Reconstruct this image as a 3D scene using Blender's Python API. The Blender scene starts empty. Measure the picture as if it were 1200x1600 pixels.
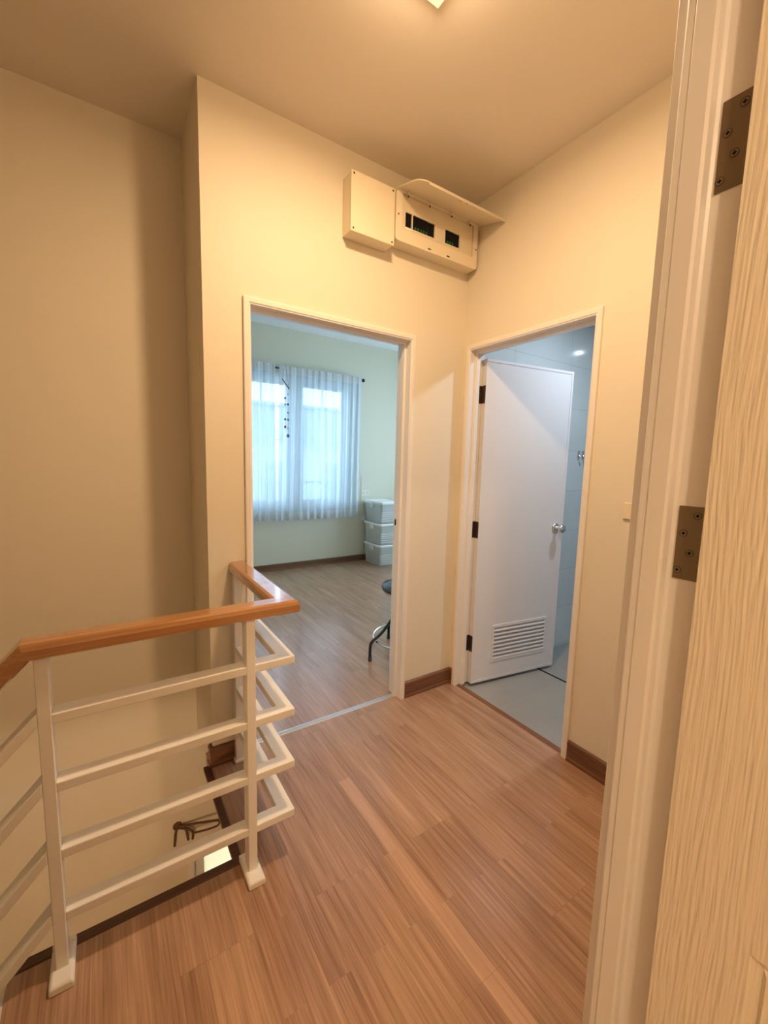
import bpy, bmesh, math, random
from mathutils import Vector, Matrix
random.seed(4)
S = bpy.context.scene
COL = S.collection

# ------------------------------------------------------------------ camera, world, lights, exposure
cam_d = bpy.data.cameras.new('camera'); cam = bpy.data.objects.new('camera', cam_d); COL.objects.link(cam)
S.camera = cam
F_PX, YAW, PITCH, ROLL = 656.4, math.radians(33.722), math.radians(6.713), math.radians(1.4945)
fw = Vector((math.sin(YAW)*math.cos(PITCH), math.cos(YAW)*math.cos(PITCH), -math.sin(PITCH)))
rt = Vector((math.cos(YAW), -math.sin(YAW), 0)); up = rt.cross(fw)
rt2 = rt*math.cos(ROLL)+up*math.sin(ROLL); up2 = up*math.cos(ROLL)-rt*math.sin(ROLL)
M = Matrix((rt2, up2, -fw)).transposed().to_4x4(); M.translation = Vector((-1.7769, -1.8670, 1.3756))
cam.matrix_world = M
cam_d.sensor_fit = 'VERTICAL'; cam_d.sensor_height = 24; cam_d.lens = 24*F_PX/1600
cam_d.clip_start = 0.02; cam_d.clip_end = 200

S.view_settings.view_transform = 'Standard'; S.view_settings.look = 'None'
S.view_settings.gamma = 1; S.view_settings.use_curve_mapping = False
S.view_settings.exposure = 0.0

W = bpy.data.worlds.new('world'); S.world = W; W.use_nodes = True
wn = W.node_tree; bg = wn.nodes['Background']
bg.inputs[0].default_value = (0.55, 0.78, 1.0, 1); bg.inputs[1].default_value = 8.5

def lamp(name, kind, loc, power, color, size=.05, parent=None, rot=None):
    l = bpy.data.lights.new(name, kind); l.energy = power; l.color = color
    if kind == 'AREA': l.shape = 'DISK'; l.size = size
    else: l.shadow_soft_size = size
    o = bpy.data.objects.new(name, l); COL.objects.link(o); o.location = loc
    if rot: o.rotation_euler = rot
    if parent: o.parent = parent
    return o
WARM = (1.0, .69, .40); NEUT = (1.0, .74, .48); COOL = (.74, .87, 1.0)
P_HALL, P_ROOM, P_BATH, P_SHOWER, P_LOWER = 27, 62, 12.5, .8, 14

# ------------------------------------------------------------------ material helpers
def mat(name, col=(.8,.8,.8), rough=.5, metal=0, bump=0, bscale=200, spec=.5, var=0):
    m = bpy.data.materials.new(name); m.use_nodes = True; nt = m.node_tree
    b = nt.nodes['Principled BSDF']
    b.inputs['Base Color'].default_value = (*col, 1); b.inputs['Roughness'].default_value = rough
    b.inputs['Metallic'].default_value = metal; b.inputs['Specular IOR Level'].default_value = spec
    tc = nt.nodes.new('ShaderNodeTexCoord'); m['tc'] = tc.name
    if bump:
        n = nt.nodes.new('ShaderNodeTexNoise'); n.inputs['Scale'].default_value = bscale
        n.inputs['Detail'].default_value = 4
        bp = nt.nodes.new('ShaderNodeBump'); bp.inputs['Strength'].default_value = bump
        bp.inputs['Distance'].default_value = .002
        nt.links.new(tc.outputs['Object'], n.inputs['Vector']); nt.links.new(n.outputs[0], bp.inputs['Height'])
        nt.links.new(bp.outputs[0], b.inputs['Normal'])
    if var:
        n = nt.nodes.new('ShaderNodeTexNoise'); n.inputs['Scale'].default_value = 2.2; n.inputs['Detail'].default_value = 5
        r = nt.nodes.new('ShaderNodeMapRange'); r.inputs[1].default_value = .3; r.inputs[2].default_value = .7
        mx = nt.nodes.new('ShaderNodeMix'); mx.data_type = 'RGBA'
        mx.inputs[6].default_value = (*[c*(1-var) for c in col], 1); mx.inputs[7].default_value = (*[min(1, c*(1+var)) for c in col], 1)
        nt.links.new(tc.outputs['Object'], n.inputs['Vector']); nt.links.new(n.outputs[0], r.inputs[0])
        nt.links.new(r.outputs[0], mx.inputs[0]); nt.links.new(mx.outputs[2], b.inputs['Base Color'])
    return m

def wood(name, c1, c2, axis, rough=.4, planks=False, gscale=1.0, coat=0):
    """procedural wood with the grain along the given axis (0,1,2); object coordinates"""
    m = bpy.data.materials.new(name); m.use_nodes = True; nt = m.node_tree; L = nt.links.new
    N = lambda t: nt.nodes.new(t)
    b = nt.nodes['Principled BSDF']; b.inputs['Roughness'].default_value = rough
    b.inputs['Coat Weight'].default_value = coat; b.inputs['Coat Roughness'].default_value = .1
    tc = N('ShaderNodeTexCoord'); sp = N('ShaderNodeSeparateXYZ'); L(tc.outputs['Object'], sp.inputs[0])
    def scaled(s, off=None):
        mp = N('ShaderNodeMapping'); mp.inputs['Scale'].default_value = s
        L(tc.outputs['Object'], mp.inputs['Vector'])
        if off is not None:
            ad = N('ShaderNodeVectorMath'); ad.operation = 'ADD'; L(mp.outputs[0], ad.inputs[0]); L(off, ad.inputs[1]); return ad.outputs[0]
        return mp.outputs[0]
    off = None; plank_fac = None
    if planks:
        cb = N('ShaderNodeCombineXYZ'); L(sp.outputs['Y'], cb.inputs[0]); L(sp.outputs['X'], cb.inputs[1])
        ad = N('ShaderNodeVectorMath'); ad.operation = 'ADD'; ad.inputs[1].default_value = (.78+12.0, .69+7.8, 0); L(cb.outputs[0], ad.inputs[0])
        def brick(w, h, offs, mort):
            br = N('ShaderNodeTexBrick'); br.inputs['Scale'].default_value = 1; br.inputs['Brick Width'].default_value = w
            br.inputs['Row Height'].default_value = h; br.inputs['Mortar Size'].default_value = mort; br.inputs['Mortar Smooth'].default_value = .1
            br.inputs['Color1'].default_value = (0, 0, 0, 1); br.inputs['Color2'].default_value = (1, 1, 1, 1); br.inputs['Mortar'].default_value = (.5, .5, .5, 1)
            br.offset = offs; br.inputs['Bias'].default_value = 0
            L(ad.outputs[0], br.inputs['Vector']); return br
        b1 = brick(1.2, .195, .37, .0007); b2 = brick(.8, .065, .29, 0)
        mm = N('ShaderNodeMath'); mm.operation = 'MULTIPLY_ADD'; mm.inputs[1].default_value = .55
        L(b2.outputs['Color'], mm.inputs[0])
        m3 = N('ShaderNodeMath'); m3.operation = 'MULTIPLY'; m3.inputs[1].default_value = .45; L(b1.outputs['Color'], m3.inputs[0]); L(m3.outputs[0], mm.inputs[2])
        plank_fac = mm.outputs[0]
        sc = N('ShaderNodeVectorMath'); sc.operation = 'SCALE'; sc.inputs['Scale'].default_value = 9.0
        cx = N('ShaderNodeCombineXYZ'); L(plank_fac, cx.inputs[0]); L(b2.outputs['Color'], cx.inputs[1]); L(cx.outputs[0], sc.inputs[0]); off = sc.outputs[0]
    s1 = [52*gscale]*3; s1[axis] = 1.6*gscale
    s2 = [210*gscale]*3; s2[axis] = 5*gscale
    n1 = N('ShaderNodeTexNoise'); n1.inputs['Scale'].default_value = 1; n1.inputs['Detail'].default_value = 6; n1.inputs['Distortion'].default_value = .7
    n2 = N('ShaderNodeTexNoise'); n2.inputs['Scale'].default_value = 1; n2.inputs['Detail'].default_value = 3
    L(scaled(s1, off), n1.inputs['Vector']); L(scaled(s2, off), n2.inputs['Vector'])
    s3 = [9*gscale]*3; s3[axis] = .9*gscale
    n3 = N('ShaderNodeTexNoise'); n3.inputs['Scale'].default_value = 1; n3.inputs['Detail'].default_value = 4; L(scaled(s3, off), n3.inputs['Vector'])
    def comb(parts):
        cur = None
        for o, k in parts:
            a = N('ShaderNodeMath'); a.operation = 'MULTIPLY_ADD'; L(o, a.inputs[0]); a.inputs[1].default_value = k
            if cur is None: a.inputs[2].default_value = 0
            else: L(cur, a.inputs[2])
            cur = a.outputs[0]
        return cur
    parts = [(n1.outputs[0], .44), (n2.outputs[0], .40), (n3.outputs[0], .34)]
    base = .59
    if plank_fac: parts.append((plank_fac, .085)); base += .042
    f = comb(parts)
    mr = N('ShaderNodeMapRange'); mr.inputs[1].default_value = base-.17; mr.inputs[2].default_value = base+.17; L(f, mr.inputs[0])
    mx = N('ShaderNodeMix'); mx.data_type = 'RGBA'; mx.inputs[6].default_value = (*c1, 1); mx.inputs[7].default_value = (*c2, 1); L(mr.outputs[0], mx.inputs[0])
    outc = mx.outputs[2]
    if planks:
        # one pale strip in the laminate
        def cmp(o, op, v):
            c = N('ShaderNodeMath'); c.operation = op; L(o, c.inputs[0]); c.inputs[1].default_value = v; return c.outputs[0]
        a = cmp(sp.outputs['X'], 'GREATER_THAN', -.990); c = cmp(sp.outputs['X'], 'LESS_THAN', -.937); d = cmp(sp.outputs['Y'], 'LESS_THAN', -.39)
        m1 = N('ShaderNodeMath'); m1.operation = 'MULTIPLY'; L(a, m1.inputs[0]); L(c, m1.inputs[1])
        m2 = N('ShaderNodeMath'); m2.operation = 'MULTIPLY'; L(m1.outputs[0], m2.inputs[0]); L(d, m2.inputs[1])
        m4 = N('ShaderNodeMath'); m4.operation = 'MULTIPLY'; L(m2.outputs[0], m4.inputs[0]); m4.inputs[1].default_value = .4
        mx2 = N('ShaderNodeMix'); mx2.data_type = 'RGBA'; L(outc, mx2.inputs[6]); mx2.inputs[7].default_value = (*[min(1, x*1.25) for x in c2], 1); L(m4.outputs[0], mx2.inputs[0])
        # dark joints
        mx3 = N('ShaderNodeMix'); mx3.data_type = 'RGBA'; L(mx2.outputs[2], mx3.inputs[6]); mx3.inputs[7].default_value = (*[x*.6 for x in c1], 1)
        mj = N('ShaderNodeMath'); mj.operation = 'MULTIPLY'; mj.inputs[1].default_value = .35; L(b1.outputs['Fac'], mj.inputs[0]); L(mj.outputs[0], mx3.inputs[0])
        outc = mx3.outputs[2]
    L(outc, b.inputs['Base Color'])
    bp = N('ShaderNodeBump'); bp.inputs['Strength'].default_value = .12; bp.inputs['Distance'].default_value = .001
    L(f, bp.inputs['Height']); L(bp.outputs[0], b.inputs['Normal'])
    return m

def tile(name, c1, c2, w, h, rough, mort=(.6,.6,.6), plane='xz', bump=.3, offx=0, offz=0):
    m = bpy.data.materials.new(name); m.use_nodes = True; nt = m.node_tree; L = nt.links.new; N = lambda t: nt.nodes.new(t)
    b = nt.nodes['Principled BSDF']; b.inputs['Roughness'].default_value = rough
    tc = N('ShaderNodeTexCoord'); sp = N('ShaderNodeSeparateXYZ'); L(tc.outputs['Object'], sp.inputs[0])
    cb = N('ShaderNodeCombineXYZ'); L(sp.outputs['XYZ'.index(plane[0].upper())], cb.inputs[0]); L(sp.outputs['XYZ'.index(plane[1].upper())], cb.inputs[1])
    ad = N('ShaderNodeVectorMath'); ad.operation = 'ADD'; ad.inputs[1].default_value = (offx+w*20, offz+h*20, 0); L(cb.outputs[0], ad.inputs[0])
    br = N('ShaderNodeTexBrick'); br.offset = 0; br.inputs['Scale'].default_value = 1; br.inputs['Brick Width'].default_value = w; br.inputs['Row Height'].default_value = h
    br.inputs['Mortar Size'].default_value = .0015; br.inputs['Color1'].default_value = (*c1, 1); br.inputs['Color2'].default_value = (*c2, 1); br.inputs['Mortar'].default_value = (*mort, 1)
    L(ad.outputs[0], br.inputs['Vector'])
    n = N('ShaderNodeTexNoise'); n.inputs['Scale'].default_value = 3; n.inputs['Detail'].default_value = 6; L(tc.outputs['Object'], n.inputs['Vector'])
    mr = N('ShaderNodeMapRange'); mr.inputs[3].default_value = .86; mr.inputs[4].default_value = 1.12; L(n.outputs[0], mr.inputs[0])
    mu = N('ShaderNodeVectorMath'); mu.operation = 'SCALE'; L(br.outputs['Color'], mu.inputs[0]); L(mr.outputs[0], mu.inputs['Scale'])
    L(mu.outputs[0], b.inputs['Base Color'])
    bp = N('ShaderNodeBump'); bp.invert = True; bp.inputs['Strength'].default_value = bump; bp.inputs['Distance'].default_value = .001
    L(br.outputs['Fac'], bp.inputs['Height']); L(bp.outputs[0], b.inputs['Normal'])
    return m

def emis(name, col, st):
    m = bpy.data.materials.new(name); m.use_nodes = True; nt = m.node_tree
    b = nt.nodes['Principled BSDF']; b.inputs['Emission Color'].default_value = (*col, 1); b.inputs['Emission Strength'].default_value = st
    b.inputs['Base Color'].default_value = (*col, 1)
    return m

def sheer(name, col, transp, transl=.6):
    m = bpy.data.materials.new(name); m.use_nodes = True; nt = m.node_tree; L = nt.links.new; N = lambda t: nt.nodes.new(t)
    nt.nodes.remove(nt.nodes['Principled BSDF']); out = nt.nodes['Material Output']
    d = N('ShaderNodeBsdfDiffuse'); d.inputs[0].default_value = (*col, 1)
    t = N('ShaderNodeBsdfTranslucent'); t.inputs[0].default_value = (*col, 1)
    tr = N('ShaderNodeBsdfTransparent'); tr.inputs[0].default_value = (1, 1, 1, 1)
    m1 = N('ShaderNodeMixShader'); m1.inputs[0].default_value = transl; L(d.outputs[0], m1.inputs[1]); L(t.outputs[0], m1.inputs[2])
    m2 = N('ShaderNodeMixShader'); L(m1.outputs[0], m2.inputs[1]); L(tr.outputs[0], m2.inputs[2])
    # fine vertical weave varies the openness a little
    tc = N('ShaderNodeTexCoord'); mp = N('ShaderNodeMapping'); mp.inputs['Scale'].default_value = (60, 60, 2); n = N('ShaderNodeTexNoise')
    n.inputs['Scale'].default_value = 1; L(tc.outputs['Object'], mp.inputs[0]); L(mp.outputs[0], n.inputs['Vector'])
    mr = N('ShaderNodeMapRange'); mr.inputs[3].default_value = transp-.05; mr.inputs[4].default_value = transp+.05; L(n.outputs[0], mr.inputs[0])
    L(mr.outputs[0], m2.inputs[0]); L(m2.outputs[0], out.inputs[0])
    return m

def glassy(name, refl=.06, tint=(1, 1, 1)):
    m = bpy.data.materials.new(name); m.use_nodes = True; nt = m.node_tree; L = nt.links.new; N = lambda t: nt.nodes.new(t)
    nt.nodes.remove(nt.nodes['Principled BSDF']); out = nt.nodes['Material Output']
    g = N('ShaderNodeBsdfGlossy'); g.inputs['Roughness'].default_value = .03
    tr = N('ShaderNodeBsdfTransparent'); tr.inputs[0].default_value = (*tint, 1)
    m1 = N('ShaderNodeMixShader'); m1.inputs[0].default_value = refl; L(tr.outputs[0], m1.inputs[1]); L(g.outputs[0], m1.inputs[2]); L(m1.outputs[0], out.inputs[0])
    return m

def embossed(name, col):
    """painted moulded door skin: raised wavy vertical grain"""
    m = mat(name, col, .38); nt = m.node_tree; L = nt.links.new; N = lambda t: nt.nodes.new(t)
    b = nt.nodes['Principled BSDF']; tc = nt.nodes[m['tc']]
    mp = N('ShaderNodeMapping'); mp.inputs['Scale'].default_value = (1, 1, .05)
    L(tc.outputs['Object'], mp.inputs[0])
    n0 = N('ShaderNodeTexNoise'); n0.inputs['Scale'].default_value = 2.2
    mp2 = N('ShaderNodeMapping'); mp2.inputs['Scale'].default_value = (1, 1, .6); L(tc.outputs['Object'], mp2.inputs[0]); L(mp2.outputs[0], n0.inputs['Vector'])
    sc = N('ShaderNodeVectorMath'); sc.operation = 'SCALE'; sc.inputs['Scale'].default_value = .05; L(n0.outputs[1], sc.inputs[0])
    ad = N('ShaderNodeVectorMath'); ad.operation = 'ADD'; L(mp.outputs[0], ad.inputs[0]); L(sc.outputs[0], ad.inputs[1])
    w = N('ShaderNodeTexNoise'); w.inputs['Scale'].default_value = 230; w.inputs['Detail'].default_value = 1.2; w.inputs['Roughness'].default_value = .4; L(ad.outputs[0], w.inputs['Vector'])
    bp = N('ShaderNodeBump'); bp.inputs['Strength'].default_value = .7; bp.inputs['Distance'].default_value = .0035
    L(w.outputs[0], bp.inputs['Height']); L(bp.outputs[0], b.inputs['Normal'])
    return m

CREAM = (.81, .735, .60)
M_wall = mat('cream_wall_paint', CREAM, .55, bump=.15, bscale=60, spec=.3, var=.015)
M_bedwall = mat('pale_green_cream_paint', (.74, .71, .56), .6, bump=.1, bscale=60, spec=.3)
M_ceil = mat('ceiling_paint', (.84, .76, .65), .5, bump=.12, bscale=25, spec=.35)
M_bedceil = mat('white_ceiling_paint', (.88, .9, .9), .6)
M_frame = mat('cream_gloss_frame_paint', (.87, .82, .77), .3, bump=.08, bscale=30, spec=.5)
M_steel = mat('cream_painted_steel', (.87, .83, .76), .32, bump=.15, bscale=35, spec=.5)
M_leaf = mat('white_pvc_leaf', (.80, .78, .80), .35)
M_grain = embossed('embossed_cream_door_skin', (.86, .76, .60))
M_white = mat('white_plastic', (.85, .84, .8), .35)
M_boxp = mat('ivory_plastic', (.84, .74, .56), .4)
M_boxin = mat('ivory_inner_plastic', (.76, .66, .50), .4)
M_dark = mat('dark_opening', (.006, .007, .010), .5, spec=.15)
M_green = mat('green_breaker_toggle', (.015, .10, .035), .4)
M_brass = mat('aged_brass_hinge', (.27, .20, .13), .38, metal=.75, bump=.2, bscale=40)
M_bhinge = mat('dark_bronze_hinge', (.12, .085, .06), .4, metal=.7)
M_screw = mat('screw_metal', (.10, .07, .045), .5, metal=.2); M_shead = mat('brass_screw_head', (.30, .22, .14), .4, metal=.6)
M_chrome = mat('chrome', (.75, .75, .76), .12, metal=1)
M_black = mat('black_steel', (.02, .02, .022), .35, metal=.3)
M_seat = mat('black_vinyl', (.05, .055, .065), .22)
M_iron = mat('rusty_iron', (.14, .07, .035), .6, metal=.4)
M_strip = mat('aluminium_strip', (.62, .62, .64), .35, metal=.6)
M_bin = mat('milky_plastic', (.72, .75, .70), .3); M_bin.node_tree.nodes['Principled BSDF'].inputs['Transmission Weight'].default_value = .25
M_lid = mat('white_lid_plastic', (.9, .9, .88), .35)
M_floor = wood('laminate_floor', (.25, .125, .070), (.56, .345, .22), 1, rough=.3, planks=True, coat=.35)
M_base = wood('dark_skirting_x', (.105, .042, .02), (.27, .125, .062), 0, rough=.35)
M_basey = wood('dark_skirting_y', (.105, .042, .02), (.27, .125, .062), 1, rough=.35)
M_rail = wood('varnished_handrail', (.30, .12, .035), (.50, .235, .085), 0, rough=.25, coat=1, gscale=.8)
M_raily = wood('varnished_handrail_y', (.30, .12, .035), (.50, .235, .085), 1, rough=.25, coat=1, gscale=.8)
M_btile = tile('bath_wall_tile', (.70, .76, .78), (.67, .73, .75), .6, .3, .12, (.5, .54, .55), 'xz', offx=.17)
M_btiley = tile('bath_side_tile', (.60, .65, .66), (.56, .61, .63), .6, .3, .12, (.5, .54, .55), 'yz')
M_bfloor = tile('bath_floor_tile', (.33, .33, .32), (.36, .355, .34), .6, .6, .28, (.40, .39, .37), 'xy', offx=.25, offz=.36)
M_curtain = sheer('sheer_white_curtain', (.70, .79, .86), .12, .24)
M_curt_top = sheer('curtain_heading', (.84, .86, .86), .10, .35)
M_glass = glassy('window_glass')
M_frost = sheer('frosted_pane', (.66, .54, .38), .03, .9)
M_shade = emis('lit_frosted_lamp_glass', (1.0, .66, .30), 1.5)

# ------------------------------------------------------------------ mesh helpers
def obj(name, bm, m, parent=None, smooth=False, bevel=0, **props):
    bmesh.ops.remove_doubles(bm, verts=bm.verts, dist=1e-6)
    bmesh.ops.recalc_face_normals(bm, faces=bm.faces)
    me = bpy.data.meshes.new(name); bm.to_mesh(me); bm.free(); me.materials.append(m)
    if smooth:
        for p in me.polygons: p.use_smooth = True
    o = bpy.data.objects.new(name, me); COL.objects.link(o)
    if parent: o.parent = parent
    if bevel:
        b = o.modifiers.new('bevel', 'BEVEL'); b.width = bevel; b.segments = 3; b.limit_method = 'ANGLE'; b.angle_limit = math.radians(40)
    for k, v in props.items(): o[k] = v
    return o
def thing(name, loc=(0, 0, 0), **props):
    o = bpy.data.objects.new(name, None); COL.objects.link(o); o.location = loc; o.empty_display_size = .1
    for k, v in props.items(): o[k] = v
    return o
def keep(child, root):
    child.parent = root; child.matrix_parent_inverse = Matrix.Translation(-Vector(root.location))
def part(root, name, bm, m, **k):
    o = obj(name, bm, m, **k); keep(o, root); return o
def sub(par, name, bm, m, **k):
    o = obj(name, bm, m, **k); o.parent = par; return o
def B(): return bmesh.new()
def box(bm, x0, x1, y0, y1, z0, z1, T=None):
    vs = [Vector((x, y, z)) for z in (z0, z1) for y in (y0, y1) for x in (x0, x1)]
    if T: vs = [T(v) for v in vs]
    v = [bm.verts.new(p) for p in vs]
    for f in ((0,1,3,2), (4,5,7,6), (0,1,5,4), (2,3,7,6), (0,2,6,4), (1,3,7,5)): bm.faces.new([v[i] for i in f])
    return bm
def bx(*a, T=None): return box(B(), *a, T=T)
def prism(bm, pts, fn):
    """closed polygon pts swept along a list of placement functions fn(p, i) -> Vector"""
    rings = [[bm.verts.new(f(p)) for p in pts] for f in fn]
    n = len(pts)
    for a, b in zip(rings, rings[1:]):
        for i in range(n): bm.faces.new((a[i], a[(i+1) % n], b[(i+1) % n], b[i]))
    bm.faces.new(rings[0]); bm.faces.new(rings[-1][::-1])
    return bm
def lathe(bm, prof, o, ax, seg=24):
    """prof: (radius, height) list along the axis ax from the origin o"""
    ax = Vector(ax).normalized(); u = ax.orthogonal().normalized(); v = ax.cross(u); o = Vector(o); rings = []
    for r, h in prof:
        if r < 1e-6: rings.append([bm.verts.new(o+ax*h)])
        else: rings.append([bm.verts.new(o+ax*h+(u*math.cos(t)+v*math.sin(t))*r) for t in [2*math.pi*i/seg for i in range(seg)]])
    for a, b in zip(rings, rings[1:]):
        for i in range(seg):
            j = (i+1) % seg
            q = [a[i % len(a)], a[j % len(a)], b[j % len(b)], b[i % len(b)]]
            q = list(dict.fromkeys(q))
            if len(q) > 2: bm.faces.new(q)
    for r in (rings[0], rings[-1]):
        if len(r) > 2: bm.faces.new(r)
    return bm
def tube(bm, pts, r, seg=10, closed=False):
    pts = [Vector(p) for p in pts]; n = len(pts); rings = []; prev = None
    for i, p in enumerate(pts):
        if closed: t = (pts[(i+1) % n]-pts[i-1]).normalized()
        else: t = (pts[min(i+1, n-1)]-pts[max(i-1, 0)]).normalized()
        if prev is None: u = t.orthogonal().normalized()
        else: u = (prev-t*prev.dot(t)).normalized()
        prev = u; v = t.cross(u); rr = r[i] if isinstance(r, (list, tuple)) else r
        rings.append([bm.verts.new(p+(u*math.cos(a)+v*math.sin(a))*rr) for a in [2*math.pi*k/seg for k in range(seg)]])
    rng = list(zip(rings, rings[1:])) + ([(rings[-1], rings[0])] if closed else [])
    for a, b in rng:
        for k in range(seg): bm.faces.new((a[k], a[(k+1) % seg], b[(k+1) % seg], b[k]))
    if not closed: bm.faces.new(rings[0]); bm.faces.new(rings[-1][::-1])
    return bm
def smoothpath(pts, n=6):
    P = [Vector(p) for p in pts]; out = []
    for i in range(len(P)-1):
        p0 = P[max(i-1, 0)]; p1 = P[i]; p2 = P[i+1]; p3 = P[min(i+2, len(P)-1)]
        for k in range(n):
            t = k/n
            out.append(.5*((2*p1)+(p2-p0)*t+(2*p0-5*p1+4*p2-p3)*t*t+(3*p1-p0-3*p2+p3)*t**3))
    out.append(P[-1]); return out
def struct(name, bm, m, label=None, **k):
    o = obj(name, bm, m, **k); o['kind'] = 'structure'
    if label: o['label'] = label
    return o

# ------------------------------------------------------------------ geometry constants (metres; origin = floor corner of back and right wall)
H = 2.797
XE = -1.423                       # left end of the back wall
AL, AR, AT = -1.266, -.361, 2.05  # bedroom door frame, outside
BN, BF = -.829, -.034             # bathroom door frame, outside (near, far)
FT = .030                         # frame face
YC = .394                         # stairwell wall
YE = -.545                        # landing edge
XF, ST = -1.435, -2.045           # stairwell edge of the floor strip, first step nosing
XJ = -1.117                       # hinge jamb of the near doorway
YF, YR = -1.54, -1.647            # hall face / room face of the near wall

# ------------------------------------------------------------------ structure
bm = B(); box(bm, XE, AL+.004, 0, .1, 0, H); box(bm, AR-.004, 2.4, 0, .1, 0, H); box(bm, AL+.004, AR-.004, 0, .1, AT-.004, H)
struct('wall_back', bm, M_wall, 'cream wall with the bedroom doorway, breaker panel mounted high on it')
bm = B(); box(bm, 0, .1, YR, BN+.004, 0, H); box(bm, 0, .1, BF-.004, 0, 0, H); box(bm, 0, .1, BN+.004, BF-.004, AT-.004, H); box(bm, 0, .1, -4.4, YR, 0, H)
struct('wall_right', bm, M_wall, 'cream wall with the bathroom doorway')
bm = B(); box(bm, XE, XE+.1, .1, YC+.1, -.07, H)
struct('wall_return', bm, M_wall, 'narrow cream wall return beside the stairwell, shaded')
bm = B(); box(bm, -3.6, XE, YC, YC+.1, -.07, H); box(bm, -3.6, -1.485, YC, YC+.1, -2.8, -.07); box(bm, -1.485, -.9, YC, YC+.1, -.76, -.07); box(bm, -1.485, -.9, YC, YC+.1, -2.8, -1.9); box(bm, -.9, 1.0, YC, YC+.1, -2.8, -.07)
struct('wall_stairwell', bm, M_wall, 'tall cream stairwell wall running down to the lower floor')
bm = B(); box(bm, -3.7, -3.6, -4.4, YC+.1, -2.8, H); struct('wall_left', bm, M_wall)
bm = B(); box(bm, -3.6, -1.94, YR, YF, 0, H); box(bm, XJ+.02, 0, YR, YF, 0, H); box(bm, -1.94, XJ+.02, YR, YF, 2.03, H)
struct('wall_near', bm, M_wall, 'wall holding the near doorway')
bm = B(); box(bm, -3.6, .1, -4.5, -4.4, -2.8, H); struct('wall_front', bm, M_wall)
bm = B(); box(bm, 1.0, 1.1, -4.4, YC+.1, -2.8, -.12); box(bm, -3.6, 1.0, -1.7, -1.6, -2.8, -.12)
struct('wall_lower', bm, M_wall)
# floors
bm = B(); box(bm, XF, 0, YE, -.001, -.07, 0); box(bm, ST, 0, -1.6, YE, -.07, 0); box(bm, -3.6, 0, -4.4, -1.6, -.07, 0); box(bm, XF, XE+.1, -.001, .1, -.07, 0)
box(bm, AL, AR, -.001, .055, -.07, 0); box(bm, 0, .012, BN, BF, -.07, 0)
struct('floor', bm, M_floor, 'reddish brown wood laminate floor of the landing, planks running away from the viewer')
bm = B(); box(bm, XE+.1, 2.4, .055, 3.15, -.071, -.001)
struct('floor', bm, M_floor, 'wood laminate floor of the bedroom reflecting the window')
bm = B(); box(bm, .04, 2.4, -1.9, 0, -.09, -.015)
struct('floor', bm, M_bfloor, 'grey tiled bathroom floor')
bm = B(); box(bm, -3.7, 1.1, -4.4, YC+.1, -2.9, -2.8); struct('floor', bm, M_floor)
bm = B(); box(bm, -3.7, .1, -4.5, YC+.1, H, H+.1); struct('ceiling', bm, M_ceil, 'warm lit plaster ceiling over the landing')
bm = B(); box(bm, XE, 2.4, .1, 3.25, 2.93, 3.0); struct('ceiling', bm, M_bedceil, 'white bedroom ceiling')
bm = B(); box(bm, .1, 2.4, -1.9, 0, 2.42, 2.5); struct('ceiling', bm, M_bedceil)
# bedroom shell
bm = B(); WX0, WX1, WZ0, WZ1 = -.62, .99, .76, 2.40
box(bm, XE, WX0, 3.15, 3.27, 0, 3.0); box(bm, WX1, 2.5, 3.15, 3.27, 0, 3.0); box(bm, WX0, WX1, 3.15, 3.27, 0, WZ0); box(bm, WX0, WX1, 3.15, 3.27, WZ1, 3.0)
struct('wall_bedroom_far', bm, M_bedwall, 'pale wall with the curtained bedroom window')
bm = B(); box(bm, 2.4, 2.5, -2.0, .7, 0, 3.0); box(bm, 2.4, 2.5, 2.5, 3.15, 0, 3.0); box(bm, 2.4, 2.5, .7, 2.5, 0, .8); box(bm, 2.4, 2.5, .7, 2.5, 2.4, 3.0)
struct('wall_outer_right', bm, M_bedwall)
bm = B(); box(bm, XE, XE+.1, YC+.1, 3.15, 0, 3.0); struct('wall_bedroom_left', bm, M_bedwall)
bm = B(); box(bm, XE+.1, 2.4, .1, .112, AT-.01, 2.93); box(bm, AR, 2.4, .1, .112, 0, AT-.01)
struct('wall_bedroom_near', bm, M_bedwall)
# bathroom shell
bm = B(); box(bm, .1, 2.39, -.014, -.001, -.015, 2.42); struct('wall_bathroom_back', bm, M_btile, 'glossy pale blue grey tiled bathroom wall behind the open door')
bm = B(); box(bm, .1, 2.4, -2.0, -1.9, -.015, 2.42); struct('wall_bathroom_near', bm, M_btile)
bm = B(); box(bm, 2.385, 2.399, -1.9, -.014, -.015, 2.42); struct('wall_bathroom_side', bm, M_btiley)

# dark nosing round the stairwell edge
def xyext(prof, path):
    """sweep a profile (outward offset, z) along an xy path with mitred corners"""
    bm = B(); n = len(path); rings = []
    for i, p in enumerate(path):
        p = Vector((*p, 0)); d = []
        if i > 0: d.append((p-Vector((*path[i-1], 0))).normalized())
        if i < n-1: d.append((Vector((*path[i+1], 0))-p).normalized())
        nrm = [Vector((q.y, -q.x, 0)) for q in d]
        m = sum(nrm, Vector())/len(nrm); m = m/(m.length**2)
        rings.append([bm.verts.new(p+m*a+Vector((0, 0, z))) for a, z in prof])
    k = len(prof)
    for a, b in zip(rings, rings[1:]):
        for i in range(k): bm.faces.new((a[i], a[(i+1) % k], b[(i+1) % k], b[i]))
    bm.faces.new(rings[0]); bm.faces.new(rings[-1][::-1]); return bm
nos = [(.0, .0), (.0, -.012), (-.030, -.012), (-.030, .004), (-.004, .004)]
M_edge = wood('dark_edging', (.05, .018, .009), (.13, .055, .028), 0, rough=.4)
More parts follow.
